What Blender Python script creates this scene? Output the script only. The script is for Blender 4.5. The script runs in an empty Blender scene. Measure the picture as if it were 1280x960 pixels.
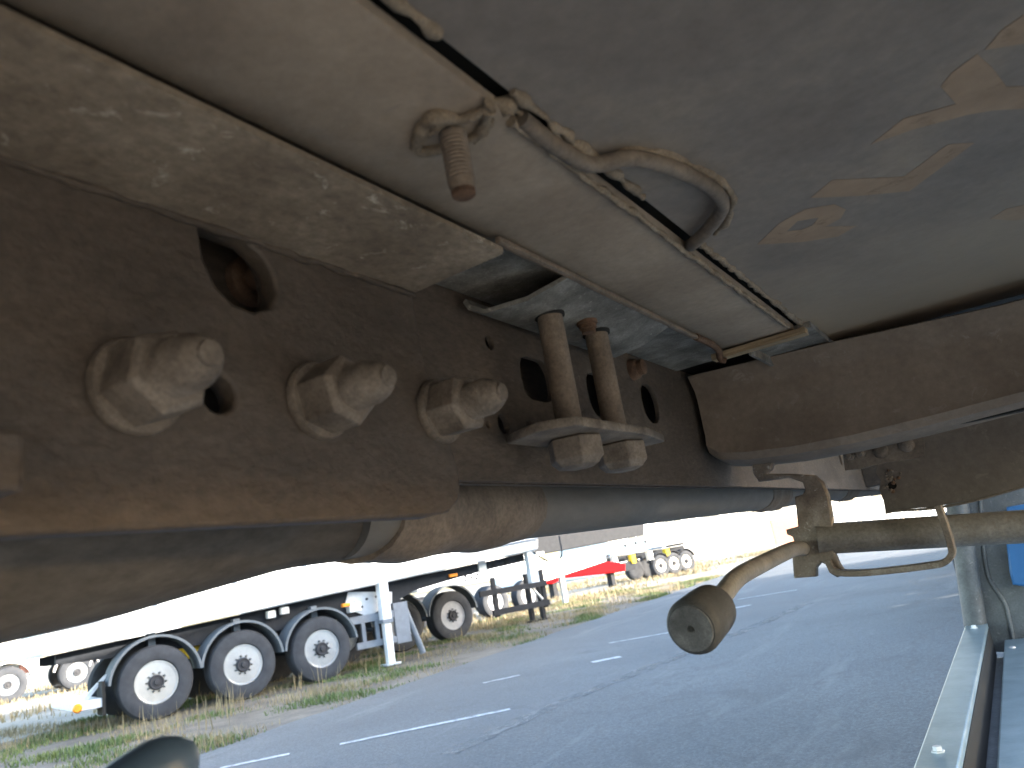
import bpy, bmesh, math, random
from mathutils import Vector, Matrix, noise as mnoise

rnd = random.Random(7)
scene = bpy.context.scene
C = scene.collection
rad = math.radians

# ------------------------------------------------------------------ camera
CAM_H, PITCH, ROLL, YAW, FPX = 1.1, 14.0, 9.65, 31.0, 961.0
cam_d = bpy.data.cameras.new('camera')
cam = bpy.data.objects.new('camera', cam_d); C.objects.link(cam)
cam_d.sensor_width = 36.0
cam_d.lens = FPX / 1280.0 * 36.0
cam_d.clip_start = 0.02
cam_d.clip_end = 3000.0
Rm = Matrix.Rotation(rad(YAW), 3, 'Z') @ Matrix.Rotation(rad(90 + PITCH), 3, 'X') @ Matrix.Rotation(rad(-ROLL), 3, 'Z')
CO = Vector((0, 0, CAM_H))
cam.matrix_world = Matrix.Translation(CO) @ Rm.to_4x4()
cam_d.dof.use_dof = True
cam_d.dof.focus_distance = 1.3
cam_d.dof.aperture_fstop = 9.5
scene.camera = cam

# ------------------------------------------------------------------ sky, sun, exposure
SUN_EL = 14.0
SX, SY = 0.88, 0.47                       # towards the sun, on the ground plan
w = bpy.data.worlds.new('World'); scene.world = w; w.use_nodes = True
nt = w.node_tree
sky = nt.nodes.new('ShaderNodeTexSky'); sky.sky_type = 'NISHITA'
sky.sun_disc = False
sky.sun_elevation = rad(SUN_EL)
sky.sun_rotation = math.atan2(SX, SY)
sky.air_density = 1.0; sky.dust_density = 1.8; sky.ozone_density = 1.0
nt.links.new(sky.outputs[0], nt.nodes['Background'].inputs[0])
nt.nodes['Background'].inputs[1].default_value = 0.14
sun_d = bpy.data.lights.new('sun', 'SUN'); sun_d.energy = 2.4; sun_d.angle = rad(0.5); sun_d.color = (1.0, .95, .86)
sun = bpy.data.objects.new('sun', sun_d); C.objects.link(sun)
ce = math.cos(rad(SUN_EL)); nn = math.hypot(SX, SY)
sun.rotation_euler = Vector((-SX / nn * ce, -SY / nn * ce, -math.sin(rad(SUN_EL)))).to_track_quat('-Z', 'Y').to_euler()
sun.location = (20, 11, 20)
vs = scene.view_settings
vs.view_transform = 'Standard'; vs.look = 'None'; vs.gamma = 1.0; vs.exposure = 3.5
vs.use_curve_mapping = False

# ------------------------------------------------------------------ pixel helpers
def ray(px, py):
    return Rm @ Vector(((px - 640) / FPX, -(py - 480) / FPX, -1.0))
def pl(px, py, ax, val):                    # pixel on the plane axis = val
    d = ray(px, py); t = (val - CO[ax]) / d[ax]
    return CO + d * t
def at(px, py, Z):                          # pixel at a camera depth
    return CO + ray(px, py) * Z

# ------------------------------------------------------------------ materials
def new_mat(name):
    m = bpy.data.materials.new(name); m.use_nodes = True
    n = m.node_tree
    return m, n, n.nodes['Principled BSDF']
def coords(n, sc=(1, 1, 1)):
    tc = n.nodes.new('ShaderNodeTexCoord'); mp = n.nodes.new('ShaderNodeMapping')
    mp.inputs['Scale'].default_value = sc
    n.links.new(tc.outputs['Object'], mp.inputs[0])
    return mp.outputs[0]
def noise_n(n, vec, scale, detail=6, rough=.6, dist=0.0):
    t = n.nodes.new('ShaderNodeTexNoise')
    t.inputs['Scale'].default_value = scale; t.inputs['Detail'].default_value = detail
    t.inputs['Roughness'].default_value = rough; t.inputs['Distortion'].default_value = dist
    n.links.new(vec, t.inputs['Vector'])
    return t.outputs['Fac']
def ramp(n, fac, stops):
    r = n.nodes.new('ShaderNodeValToRGB')
    e = r.color_ramp.elements
    while len(e) < len(stops): e.new(0.5)
    for k, (p, c) in enumerate(stops):
        e[k].position = p; e[k].color = (*c, 1) if len(c) == 3 else c
    n.links.new(fac, r.inputs[0])
    return r.outputs[0]
def mixc(n, fac, a, b, mode='MIX'):
    x = n.nodes.new('ShaderNodeMix'); x.data_type = 'RGBA'; x.blend_type = mode
    for s, v in ((0, fac), (6, a), (7, b)):
        if isinstance(v, (int, float)): x.inputs[s].default_value = v
        elif isinstance(v, tuple): x.inputs[s].default_value = (*v, 1)
        else: n.links.new(v, x.inputs[s])
    return x.outputs[2]
def dirty(name, a, b, c, scale=14, rough=.8, metal=0.0, bump=.35, bscale=220, speck=None, sc=(1, 1, 1), rough2=None, bdist=.0015, fine=.35):
    """dirty metal: two broad tones, a fine grain, optional light specks and a grainy relief"""
    m, n, p = new_mat(name)
    v = coords(n, sc)
    big = noise_n(n, v, scale, 8, .62, .3)
    col = ramp(n, big, [(.32, a), (.52, b), (.72, c)])
    fn = noise_n(n, v, scale * 14, 5, .7)
    g = ramp(n, fn, [(.3, (1 - fine,) * 3), (.7, (1 + fine * .5,) * 3)])
    col = mixc(n, 1.0, col, g, 'MULTIPLY')
    if speck:
        sn = noise_n(n, v, scale * 5, 4, .75, .5)
        f = ramp(n, sn, [(.60, (0, 0, 0)), (.72, (1, 1, 1))])
        col = mixc(n, f, col, speck)
    n.links.new(col, p.inputs['Base Color'])
    rr = ramp(n, big, [(.3, (rough,) * 3), (.75, (rough2 or rough,) * 3)])
    n.links.new(rr, p.inputs['Roughness'])
    p.inputs['Metallic'].default_value = metal
    bn = noise_n(n, v, bscale, 6, .65)
    bg = noise_n(n, v, bscale * .16, 4, .6)
    ad = n.nodes.new('ShaderNodeMath'); ad.operation = 'MULTIPLY_ADD'; ad.inputs[1].default_value = 1.8
    n.links.new(bg, ad.inputs[0]); n.links.new(bn, ad.inputs[2])
    b_ = n.nodes.new('ShaderNodeBump'); b_.inputs['Strength'].default_value = bump; b_.inputs['Distance'].default_value = bdist
    n.links.new(ad.outputs[0], b_.inputs['Height']); n.links.new(b_.outputs[0], p.inputs['Normal'])
    return m
def plain(name, col, rough=.5, metal=0.0, var=.12, scale=8, bump=0.0):
    m, n, p = new_mat(name)
    v = coords(n)
    f = noise_n(n, v, scale, 6, .6)
    lo = tuple(x * (1 - var) for x in col); hi = tuple(min(1, x * (1 + var)) for x in col)
    n.links.new(ramp(n, f, [(.3, lo), (.7, hi)]), p.inputs['Base Color'])
    p.inputs['Roughness'].default_value = rough; p.inputs['Metallic'].default_value = metal
    if bump:
        b_ = n.nodes.new('ShaderNodeBump'); b_.inputs['Strength'].default_value = bump; b_.inputs['Distance'].default_value = .002
        n.links.new(noise_n(n, v, scale * 12, 5), b_.inputs['Height']); n.links.new(b_.outputs[0], p.inputs['Normal'])
    return m

MT = {}
MT['web'] = dirty('dark_dirty_steel', (.056, .042, .033), (.080, .061, .048), (.112, .087, .069), 9, .85, 0, .7, 130, (.115, .09, .072), (1, .6, 1.4), bdist=.002)
MT['plate'] = dirty('waxed_dark_steel', (.054, .041, .032), (.076, .058, .046), (.105, .081, .064), 10, .65, 0, .6, 55, (.085, .066, .053), (1, .75, 1.1), bdist=.005, fine=.3)
MT['flange'] = dirty('dusty_flange', (.135, .105, .08), (.215, .172, .132), (.33, .275, .215), 11, .9, 0, .45, 230, (.42, .38, .32), (1, .7, 1))
MT['galv'] = dirty('dull_galvanised', (.11, .105, .098), (.20, .195, .185), (.33, .325, .31), 30, .7, .15, .35, 260, (.36, .35, .33))
MT['strip'] = dirty('dusty_grey_sheet', (.225, .18, .143), (.28, .228, .183), (.35, .29, .236), 7, .9, 0, .18, 260, (.25, .21, .18), fine=.15)
MT['deck'] = dirty('grey_deck_sheet', (.165, .142, .127), (.205, .180, .163), (.27, .228, .19), 5, .9, 0, .18, 180, None, fine=.16)
MT['sealant'] = dirty('dirt_sealant', (.17, .13, .095), (.27, .215, .16), (.38, .31, .24), 40, .95, 0, .8, 300, None, bdist=.003)
MT['cross'] = dirty('brown_dusty_paint', (.15, .114, .088), (.195, .152, .12), (.245, .195, .155), 7, .75, 0, .3, 240, (.24, .20, .17), fine=.18)
MT['panelm'] = dirty('dark_dusty_panel', (.095, .078, .066), (.125, .104, .089), (.165, .14, .12), 7, .7, 0, .35, 200, (.17, .145, .125), fine=.2)
MT['nut'] = dirty('dusty_nut_steel', (.10, .079, .063), (.19, .156, .128), (.29, .245, .205), 26, .75, .1, .6, 200, (.13, .10, .08), fine=.35)
MT['rod'] = dirty('brown_rod', (.15, .115, .09), (.205, .16, .125), (.25, .20, .16), 20, .75, .1, .3, 260)
MT['rust'] = dirty('rust', (.07, .038, .024), (.12, .068, .042), (.19, .12, .08), 40, .9, 0, .6, 280)
MT['tube'] = dirty('dusty_tube', (.050, .045, .041), (.080, .073, .068), (.12, .112, .105), 6, .85, 0, .2, 200, None, (1, .4, 1))
MT['tubeg'] = dirty('grey_tube_paint', (.10, .096, .092), (.14, .135, .13), (.18, .175, .17), 6, .6, 0, .15, 200, None, (1, .4, 1), fine=.12)
MT['strapm'] = dirty('brown_strap', (.12, .095, .076), (.17, .138, .112), (.22, .183, .15), 12, .75, 0, .4, 150)
MT['rubber'] = dirty('worn_rubber', (.026, .026, .027), (.040, .040, .042), (.075, .074, .075), 26, .75, 0, .4, 240)
MT['rubber_end'] = dirty('scuffed_rubber', (.05, .05, .053), (.095, .095, .10), (.16, .16, .165), 40, .85, 0, .5, 200)
MT['lever'] = dirty('sandy_painted_tube', (.12, .105, .09), (.185, .166, .147), (.25, .23, .21), 14, .55, .1, .45, 200, (.15, .12, .10))
MT['bracket'] = dirty('weathered_bracket', (.12, .093, .073), (.19, .152, .122), (.30, .265, .23), 20, .7, .15, .5, 190, (.42, .39, .36))
MT['galvblue'] = dirty('sky_tinted_galvanised', (.22, .30, .35), (.28, .37, .42), (.36, .45, .50), 10, .38, .6, .06, 160, None, fine=.08)  # blue of the reflected sky put into the base colour
MT['galvpost'] = dirty('post_sheet', (.085, .092, .10), (.12, .128, .136), (.17, .178, .186), 12, .6, .3, .35, 150, (.22, .225, .23), fine=.25)
MT['black'] = plain('matt_black', (.012, .012, .012), .9)
MT['blue'] = plain('blue_plastic', (.02, .11, .28), .5)
MT['wood'] = dirty('plywood_edge', (.20, .14, .085), (.33, .25, .16), (.46, .36, .25), 60, .85, 0, .4, 200, None, (.15, 1, 3))
MT['mark'] = plain('faded_paint', (.31, .225, .16), .9, 0, .15, 30)
_n = MT['mark'].node_tree
_n.links.new(ramp(_n, noise_n(_n, coords(_n), 34, 8, .75, .4), [(.24, (.45, .45, .45)), (.44, (.92, .92, .92))]), _n.nodes['Principled BSDF'].inputs['Alpha'])
MT['knob'] = plain('dark_blue_cap', (.03, .055, .10), .45)
# background
MT['white'] = plain('white_paint', (.78, .79, .80), .35)
MT['offw'] = plain('pale_paint', (.70, .70, .68), .45)
MT['dgrey'] = plain('dark_grey_paint', (.030, .032, .037), .5, 0, .15)
MT['mgrey'] = plain('mid_grey_paint', (.20, .22, .25), .5)
MT['guard'] = plain('grey_plastic', (.14, .155, .17), .5)
MT['tyre'] = plain('tyre_rubber', (.052, .055, .062), .8, 0, .2, 6, .3)
MT['alu'] = plain('polished_alloy', (.58, .60, .62), .25, .75, .12, 5)
MT['steelrim'] = plain('silver_rim', (.36, .37, .39), .5, .2)
MT['hub'] = plain('dark_hub', (.06, .06, .065), .5, .2)
MT['orange'] = plain('amber_lens', (.85, .28, .02), .3)
MT['red'] = plain('red_paint', (.30, .0025, .005), .95)
MT['red'].node_tree.nodes['Principled BSDF'].inputs['Specular IOR Level'].default_value = .1
MT['zinc'] = plain('zinc_steel', (.55, .57, .60), .45, .3)
MT['pblue'] = plain('pale_blue_paint', (.20, .27, .32), .5)
MT['yellow'] = plain('yellow_paint', (.75, .52, .05), .5)
MT['wall'] = plain('pale_render', (.72, .69, .64), .9, 0, .06, .8)
MT['glass'] = plain('window_glass', (.10, .12, .14), .1)
MT['brickred'] = plain('brick_red', (.38, .16, .11), .9)

for _k in ('dgrey', 'mgrey', 'guard', 'tyre', 'pblue', 'yellow', 'steelrim', 'hub'):      # dull, dusty paints
    _p = MT[_k].node_tree.nodes['Principled BSDF']; _p.inputs['Specular IOR Level'].default_value = .12; _p.inputs['Roughness'].default_value = .85
def road_mat():
    m, n, p = new_mat('asphalt')
    v = coords(n)
    big = noise_n(n, v, .35, 6, .6, .4)
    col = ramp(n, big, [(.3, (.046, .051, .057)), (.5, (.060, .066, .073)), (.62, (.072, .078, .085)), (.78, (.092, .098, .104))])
    f2 = noise_n(n, v, 55, 4, .8)
    g = ramp(n, f2, [(.3, (.40,) * 3), (.50, (.95,) * 3), (.74, (1.9,) * 3)])
    col = mixc(n, 1.0, col, g, 'MULTIPLY')
    v2 = coords(n, (1, .16, 1))
    st = noise_n(n, v2, 1.6, 6, .7, .6)
    col = mixc(n, ramp(n, st, [(.56, (0, 0, 0)), (.70, (.55, .55, .55))]), col, (.125, .128, .13))
    oil = noise_n(n, v, .9, 5, .55, 1.2)
    col = mixc(n, ramp(n, oil, [(.60, (0, 0, 0)), (.70, (.6, .6, .6))]), col, (.036, .038, .042))
    vo = n.nodes.new('ShaderNodeTexVoronoi'); vo.feature = 'DISTANCE_TO_EDGE'; vo.inputs['Scale'].default_value = .24
    dn = n.nodes.new('ShaderNodeTexNoise'); dn.inputs['Scale'].default_value = 1.7; dn.inputs['Detail'].default_value = 6
    n.links.new(v, dn.inputs['Vector'])
    va = n.nodes.new('ShaderNodeVectorMath'); va.operation = 'MULTIPLY_ADD'; va.inputs[1].default_value = (1.4, 1.4, 0)
    n.links.new(dn.outputs['Color'], va.inputs[0]); n.links.new(v, va.inputs[2]); n.links.new(va.outputs[0], vo.inputs['Vector'])
    col = mixc(n, ramp(n, vo.outputs['Distance'], [(.002, (.38, .38, .38)), (.008, (0, 0, 0))]), col, (.03, .031, .034))
    n.links.new(col, p.inputs['Base Color']); p.inputs['Roughness'].default_value = .8
    b_ = n.nodes.new('ShaderNodeBump'); b_.inputs['Strength'].default_value = .7; b_.inputs['Distance'].default_value = .006
    n.links.new(noise_n(n, v, 90, 3, .7), b_.inputs['Height']); n.links.new(b_.outputs[0], p.inputs['Normal'])
    return m
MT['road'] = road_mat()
def soil_mat(name, a, b, c, sc):
    m, n, p = new_mat(name)
    v = coords(n)
    col = ramp(n, noise_n(n, v, sc, 8, .65, .5), [(.3, a), (.5, b), (.7, c)])
    g = ramp(n, noise_n(n, v, 30, 4, .8), [(.3, (.65,) * 3), (.7, (1.3,) * 3)])
    n.links.new(mixc(n, 1.0, col, g, 'MULTIPLY'), p.inputs['Base Color']); p.inputs['Roughness'].default_value = .95
    b_ = n.nodes.new('ShaderNodeBump'); b_.inputs['Strength'].default_value = .6; b_.inputs['Distance'].default_value = .02
    n.links.new(noise_n(n, v, 18, 5, .7), b_.inputs['Height']); n.links.new(b_.outputs[0], p.inputs['Normal'])
    return m
MT['soil'] = soil_mat('dry_soil', (.155, .135, .105), (.22, .195, .155), (.295, .262, .21), .5)
MT['gravel'] = soil_mat('verge_gravel', (.06, .05, .04), (.10, .083, .066), (.145, .125, .10), 2.2)
MT['linepaint'] = soil_mat('worn_line_paint', (.09, .095, .10), (.36, .37, .38), (.50, .50, .50), 11)
MT['seam'] = soil_mat('sandy_seam', (.11, .112, .115), (.15, .152, .152), (.20, .198, .19), 5)
_n = MT['seam'].node_tree
_n.links.new(ramp(_n, noise_n(_n, coords(_n, (1, .5, 1)), 4, 6, .75), [(.42, (0, 0, 0)), (.62, (.8, .8, .8))]), _n.nodes['Principled BSDF'].inputs['Alpha'])
def leaf_mat(name, a, b):
    m, n, p = new_mat(name)
    v = coords(n)
    n.links.new(ramp(n, noise_n(n, v, 1.3, 4, .7), [(.35, a), (.65, b)]), p.inputs['Base Color'])
    p.inputs['Roughness'].default_value = .7
    return m
MT['grass'] = leaf_mat('grass_green', (.055, .095, .022), (.12, .15, .04))
MT['dry'] = leaf_mat('grass_dry', (.19, .15, .08), (.30, .24, .13))

# ------------------------------------------------------------------ geometry helpers
class MB:
    def __init__(s): s.v = []; s.f = []
    def box(s, x0, x1, y0, y1, z0, z1):
        b = len(s.v)
        s.v += [(x, y, z) for z in (z0, z1) for y in (y0, y1) for x in (x0, x1)]
        s.f += [tuple(b + i for i in q) for q in ((0, 2, 3, 1), (4, 5, 7, 6), (0, 1, 5, 4), (2, 6, 7, 3), (0, 4, 6, 2), (1, 3, 7, 5))]
        return s
    def tube(s, path, r, seg=16, caps=True, wob=0, seed=0):
        path = [Vector(p) for p in path]; N = len(path)
        rr = r if isinstance(r, (list, tuple)) else [r] * N
        b = len(s.v); prev = None
        for i, p in enumerate(path):
            t = (path[min(i + 1, N - 1)] - path[max(i - 1, 0)]).normalized()
            if prev is None:
                a = Vector((0, 0, 1)) if abs(t.z) < .9 else Vector((1, 0, 0))
                n_ = t.cross(a).normalized()
            else:
                n_ = (prev - t * prev.dot(t)).normalized()
            prev = n_; bi = t.cross(n_)
            for k in range(seg):
                an = 2 * math.pi * k / seg
                q = rr[i]
                if wob: q *= 1 + wob * mnoise.noise(Vector((p.x * 60 + seed, p.y * 60 + k * .9, p.z * 60)))
                s.v.append(tuple(p + (n_ * math.cos(an) + bi * math.sin(an)) * q))
        for i in range(N - 1):
            for k in range(seg):
                k2 = (k + 1) % seg
                s.f.append((b + i * seg + k, b + i * seg + k2, b + (i + 1) * seg + k2, b + (i + 1) * seg + k))
        if caps:
            s.f.append(tuple(b + k for k in reversed(range(seg))))
            s.f.append(tuple(b + (N - 1) * seg + k for k in range(seg)))
        return s
    def lathe(s, c, ax, prof, seg=24, ph=0.0):
        """profile [(along, radius)] about an axis through c"""
        c = Vector(c); ax = Vector(ax).normalized()
        a = Vector((0, 0, 1)) if abs(ax.z) < .9 else Vector((1, 0, 0))
        n_ = ax.cross(a).normalized(); bi = ax.cross(n_)
        b = len(s.v)
        for (t, r) in prof:
            for k in range(seg):
                an = 2 * math.pi * k / seg + ph
                s.v.append(tuple(c + ax * t + (n_ * math.cos(an) + bi * math.sin(an)) * max(r, 1e-5)))
        for i in range(len(prof) - 1):
            for k in range(seg):
                k2 = (k + 1) % seg
                s.f.append((b + i * seg + k, b + i * seg + k2, b + (i + 1) * seg + k2, b + (i + 1) * seg + k))
        s.f.append(tuple(b + k for k in reversed(range(seg))))
        s.f.append(tuple(b + (len(prof) - 1) * seg + k for k in range(seg)))
        return s
    def loft(s, rings, caps=True):
        b = len(s.v); n_ = len(rings[0])
        for r in rings: s.v += [tuple(p) for p in r]
        for i in range(len(rings) - 1):
            for k in range(n_):
                k2 = (k + 1) % n_
                s.f.append((b + i * n_ + k, b + i * n_ + k2, b + (i + 1) * n_ + k2, b + (i + 1) * n_ + k))
        if caps:
            s.f.append(tuple(b + k for k in reversed(range(n_))))
            s.f.append(tuple(b + (len(rings) - 1) * n_ + k for k in range(n_)))
        return s
    def prism(s, poly, y0, y1):
        """polygon [(x, z)] extruded along y (simple outline)"""
        return s.loft([[(x, y0, z) for x, z in poly], [(x, y1, z) for x, z in poly]])
    def build(s, name, mat, parent=None, smooth=False, bevel=0.0, seg=2):
        me = bpy.data.meshes.new(name); me.from_pydata(s.v, [], s.f); me.update()
        return link(name, me, mat, parent, smooth, bevel, seg)
def fix_normals(me):
    bm = bmesh.new(); bm.from_mesh(me); bmesh.ops.recalc_face_normals(bm, faces=bm.faces); bm.to_mesh(me); bm.free()
def link(name, me, mat, parent=None, smooth=False, bevel=0.0, seg=2):
    fix_normals(me)
    me.materials.append(MT[mat])
    if smooth:
        for p in me.polygons: p.use_smooth = True
        me.set_sharp_from_angle(angle=rad(smooth if smooth is not True else 40))
    o = bpy.data.objects.new(name, me); C.objects.link(o)
    if parent: o.parent = parent
    if bevel:
        m = o.modifiers.new('bevel', 'BEVEL'); m.width = bevel; m.segments = seg; m.limit_method = 'ANGLE'; m.angle_limit = rad(35)
    return o
def sheet(name, mat, parent, outline, holes, ax, val, thick, bevel=.0012):
    """flat plate with real holes in the plane axis = val; its face lies at val and it goes back by thick (signed)"""
    cu = bpy.data.curves.new(name, 'CURVE'); cu.dimensions = '2D'; cu.fill_mode = 'BOTH'
    cu.extrude = abs(thick) / 2 - bevel; cu.bevel_depth = bevel; cu.bevel_resolution = 1; cu.offset = -bevel
    for ring in [outline] + list(holes):
        sp = cu.splines.new('POLY'); sp.points.add(len(ring) - 1); sp.use_cyclic_u = True
        for k, (a, b) in enumerate(ring): sp.points[k].co = (a, b, 0, 1)
    ob = bpy.data.objects.new('tmp', cu)
    C.objects.link(ob)
    dg = bpy.context.evaluated_depsgraph_get()
    me = bpy.data.meshes.new_from_object(ob.evaluated_get(dg))
    bpy.data.objects.remove(ob); bpy.data.curves.remove(cu)
    me.name = name
    mid = val + thick / 2
    for v in me.vertices:
        a, b, c = v.co
        v.co = {0: (mid + c, a, b), 1: (a, mid + c, b), 2: (a, b, mid + c)}[ax]
    bm = bmesh.new(); bm.from_mesh(me); bmesh.ops.remove_doubles(bm, verts=bm.verts, dist=1e-5); bm.to_mesh(me); bm.free()
    me.materials.clear()
    return link(name, me, mat, parent)
def px_outline(pts, ax, val):
    out = []
    for p in pts:
        q = pl(p[0], p[1], ax, val)
        out.append({0: (q.y, q.z), 1: (q.x, q.z), 2: (q.x, q.y)}[ax])
    return out
def circ(cy, cz, r, n=24, sy=1.0, rot=0.0):
    o = []
    for k in range(n):
        a = 2 * math.pi * k / n
        u, v = r * sy * math.cos(a), r * math.sin(a)
        o.append((cy + u * math.cos(rot) - v * math.sin(rot), cz + u * math.sin(rot) + v * math.cos(rot)))
    return o
def rrect(x0, x1, z0, z1, r, n=5, corners=(1, 1, 1, 1)):
    o = []
    for k, (cx, cz, a0) in enumerate(((x1 - r, z0 + r, -90), (x1 - r, z1 - r, 0), (x0 + r, z1 - r, 90), (x0 + r, z0 + r, 180))):
        if not corners[k]:
            o.append(((x1 if k < 2 else x0), (z0 if k in (0, 3) else z1))); continue
        for i in range(n + 1):
            a = rad(a0 + 90 * i / n); o.append((cx + r * math.cos(a), cz + r * math.sin(a)))
    return o
def empty(name, loc=(0, 0, 0), rz=0.0, parent=None):
    o = bpy.data.objects.new(name, None); C.objects.link(o); o.location = loc; o.rotation_euler = (0, 0, rz)
    o.empty_display_size = .2
    if parent: o.parent = parent
    return o
def tag(o, label=None, cat=None, group=None, kind=None):
    for k, v in (('label', label), ('category', cat), ('group', group), ('kind', kind)):
        if v: o[k] = v
    return o
def smooth_path(pts, n=8):
    pts = [Vector(p) for p in pts]; out = []
    for i in range(len(pts) - 1):
        p0, p1, p2, p3 = pts[max(i - 1, 0)], pts[i], pts[i + 1], pts[min(i + 2, len(pts) - 1)]
        for k in range(n):
            t = k / n
            out.append(.5 * ((2 * p1) + (p2 - p0) * t + (2 * p0 - 5 * p1 + 4 * p2 - p3) * t * t + (3 * p1 - p0 - 3 * p2 + p3) * t ** 3))
    out.append(pts[-1]); return out

# ================================================================== THE SETTING
def flat(name, pts, z, mat, label, cat=None, sub=1):
    me = bpy.data.meshes.new(name); me.from_pydata([(x, y, z) for x, y in pts], [], [tuple(range(len(pts)))])
    o = link(name, me, mat); o['kind'] = 'structure'; o['label'] = label
    return o
flat('ground', [(-900, -900), (900, -900), (900, 1400), (-900, 1400)], 0.0, 'soil', 'dry pale earth and grass of the trailer yard')
edgeL = [(-6.42 - .098 * y + .10 * mnoise.noise(Vector((y * .9, 3, 0))) + .05 * mnoise.noise(Vector((y * 4, 9, 0))), y) for y in [k * .25 - 30 for k in range(0, 400)]]
flat('verge', [(x - 6.2 + .3 * mnoise.noise(Vector((y * .5, 1, 0))), y) for x, y in edgeL[::-1] if y < 27] + [(x + .3, y) for x, y in edgeL if y < 27], 0.004, 'gravel', 'gravelly verge between road and parked trailers')
flat('road', edgeL + [(14, 69), (1.2, 12), (.35, 3.5), (.3, 0), (.3, -30)], 0.008, 'road', 'grey asphalt yard road in open shade')  # right edge pulled in so unseen pale soil bounces light upward
def quad_line(a, b, wd, name, mat, label):
    a, b = Vector(a), Vector(b); d = (b - a); n_ = Vector((-d.y, d.x)).normalized() * wd / 2
    N = 14; L, R_ = [], []
    for k in range(N + 1):
        p = a + d * (k / N); j = 1 + .25 * mnoise.noise(Vector((p.x * 5, p.y * 5, 2)))
        L.append(p + n_ * j); R_.append(p - n_ * j)
    return flat(name, [(p.x, p.y) for p in L] + [(p.x, p.y) for p in R_[::-1]], 0.012, mat, label)
def gp(px, py):
    q = pl(px, py, 2, 0.0); return (q.x, q.y)
quad_line(gp(425, 932), gp(638, 888), .085, 'road_marking', 'linepaint', 'long thin white bay line painted on asphalt')
quad_line(gp(761, 805), gp(852, 789), .085, 'road_marking', 'linepaint', 'white bay line passing behind the black lever grip')
quad_line(gp(922, 750), gp(996, 738), .10, 'road_marking', 'linepaint', 'short white bay line below the lever bracket')
quad_line(gp(275, 962), gp(362, 944), .08, 'road_marking', 'linepaint', 'worn stub of bay line beside the grass verge')
quad_line(gp(740, 829), gp(776, 822), .16, 'road_marking', 'linepaint', 'small worn white dash on the asphalt')
quad_line(gp(604, 855), gp(650, 845), .08, 'road_marking', 'linepaint', 'scuffed white dash near the verge edge')
quad_line(gp(918, 761), gp(938, 757), .16, 'road_marking', 'linepaint', 'tiny worn white dash by the lever grip')
sl = [gp(556, 945), gp(700, 881), gp(850, 821), gp(940, 785), gp(1010, 755)]
for k in range(len(sl) - 1): pass
me_pts = smooth_path([(x, y, 0) for x, y in sl], 8)
Ls = [(p.x - .10 - .07 * mnoise.noise(p * 3), p.y) for p in me_pts]; Rs = [(p.x + .10 + .08 * mnoise.noise(p * 4 + Vector((7, 0, 0))), p.y) for p in me_pts]
flat('road_seam', Ls + Rs[::-1], 0.012, 'seam', 'pale sandy seam running along the asphalt')

# grass: nobody could count it
def grass_mesh(name, n, dens, mat, h0, h1, wd, label, area, seed, lean=.5):
    r = random.Random(seed); V = []; F = []
    x0, x1, y0, y1 = area; made = 0; tries = 0
    while made < n and tries < n * 12:
        tries += 1
        x = r.uniform(x0, x1); y = r.uniform(y0, y1)
        d = dens(x, y)
        if r.random() > d: continue
        made += 1
        h = r.uniform(h0, h1) * (.5 + d); a = r.uniform(0, 6.283); l = r.gauss(0, lean) * h
        dx, dy = math.cos(a), math.sin(a); b = len(V); ww = wd * r.uniform(.6, 1.4)
        lx, ly = l * math.cos(a + 1.3), l * math.sin(a + 1.3)
        V += [(x - dx * ww, y - dy * ww, 0), (x + dx * ww, y + dy * ww, 0), (x + dx * ww * .7 + lx * .4, y + dy * ww * .7 + ly * .4, h * .6), (x - dx * ww * .7 + lx * .4, y - dy * ww * .7 + ly * .4, h * .6), (x + lx, y + ly, h)]
        F += [(b, b + 1, b + 2, b + 3), (b + 3, b + 2, b + 4)]
    me = bpy.data.meshes.new(name); me.from_pydata(V, [], F)
    me.materials.append(MT[mat])
    o = bpy.data.objects.new(name, me); C.objects.link(o)
    tag(o, label, 'grass', kind='stuff')
def nz(x, y, s, o): return .5 + .5 * mnoise.noise(Vector((x * s, y * s, o))) * 1.6
def verge_d(x, y):
    e = -6.42 - .098 * y
    if x > e + .05: return 0
    t = (e - x)
    edge = 1.0 if t < 1.0 else (.45 if t < 2.2 else .8)
    return max(0, min(1, (nz(x, y, .9, 5) - .50) * 2.6)) * edge
def dry_d(x, y):
    e = -6.42 - .098 * y
    if x > e: return 0
    return max(0, min(1, (nz(x, y, .7, 11) - .35) * 1.8))
grass_mesh('grass', 34000, verge_d, 'grass', .02, .085, .006, 'green grass tufts on the verge', (-14, -6.2, 2, 27), 1)
grass_mesh('grass', 34000, dry_d, 'dry', .02, .12, .004, 'dry straw grass among the verge tufts', (-15, -6.2, 2, 27), 2)
def weed_d(x, y): return max(0, min(1, (nz(x, y, 1.1, 21) - .62) * 2.4)) if x < -6.6 - .098 * y else 0
grass_mesh('grass', 800, weed_d, 'dry', .22, .42, .006, 'tall dead stalks standing on the verge', (-13, -6.2, 5, 24), 3, .25)
grass_mesh('grass', 26000, lambda x, y: max(0, min(1, (nz(x, y, .25, 31) - .35) * 1.6)), 'dry', .06, .22, .014, 'sunlit dry grass around the far trailers', (-34, -12, 8, 60), 4)

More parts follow.
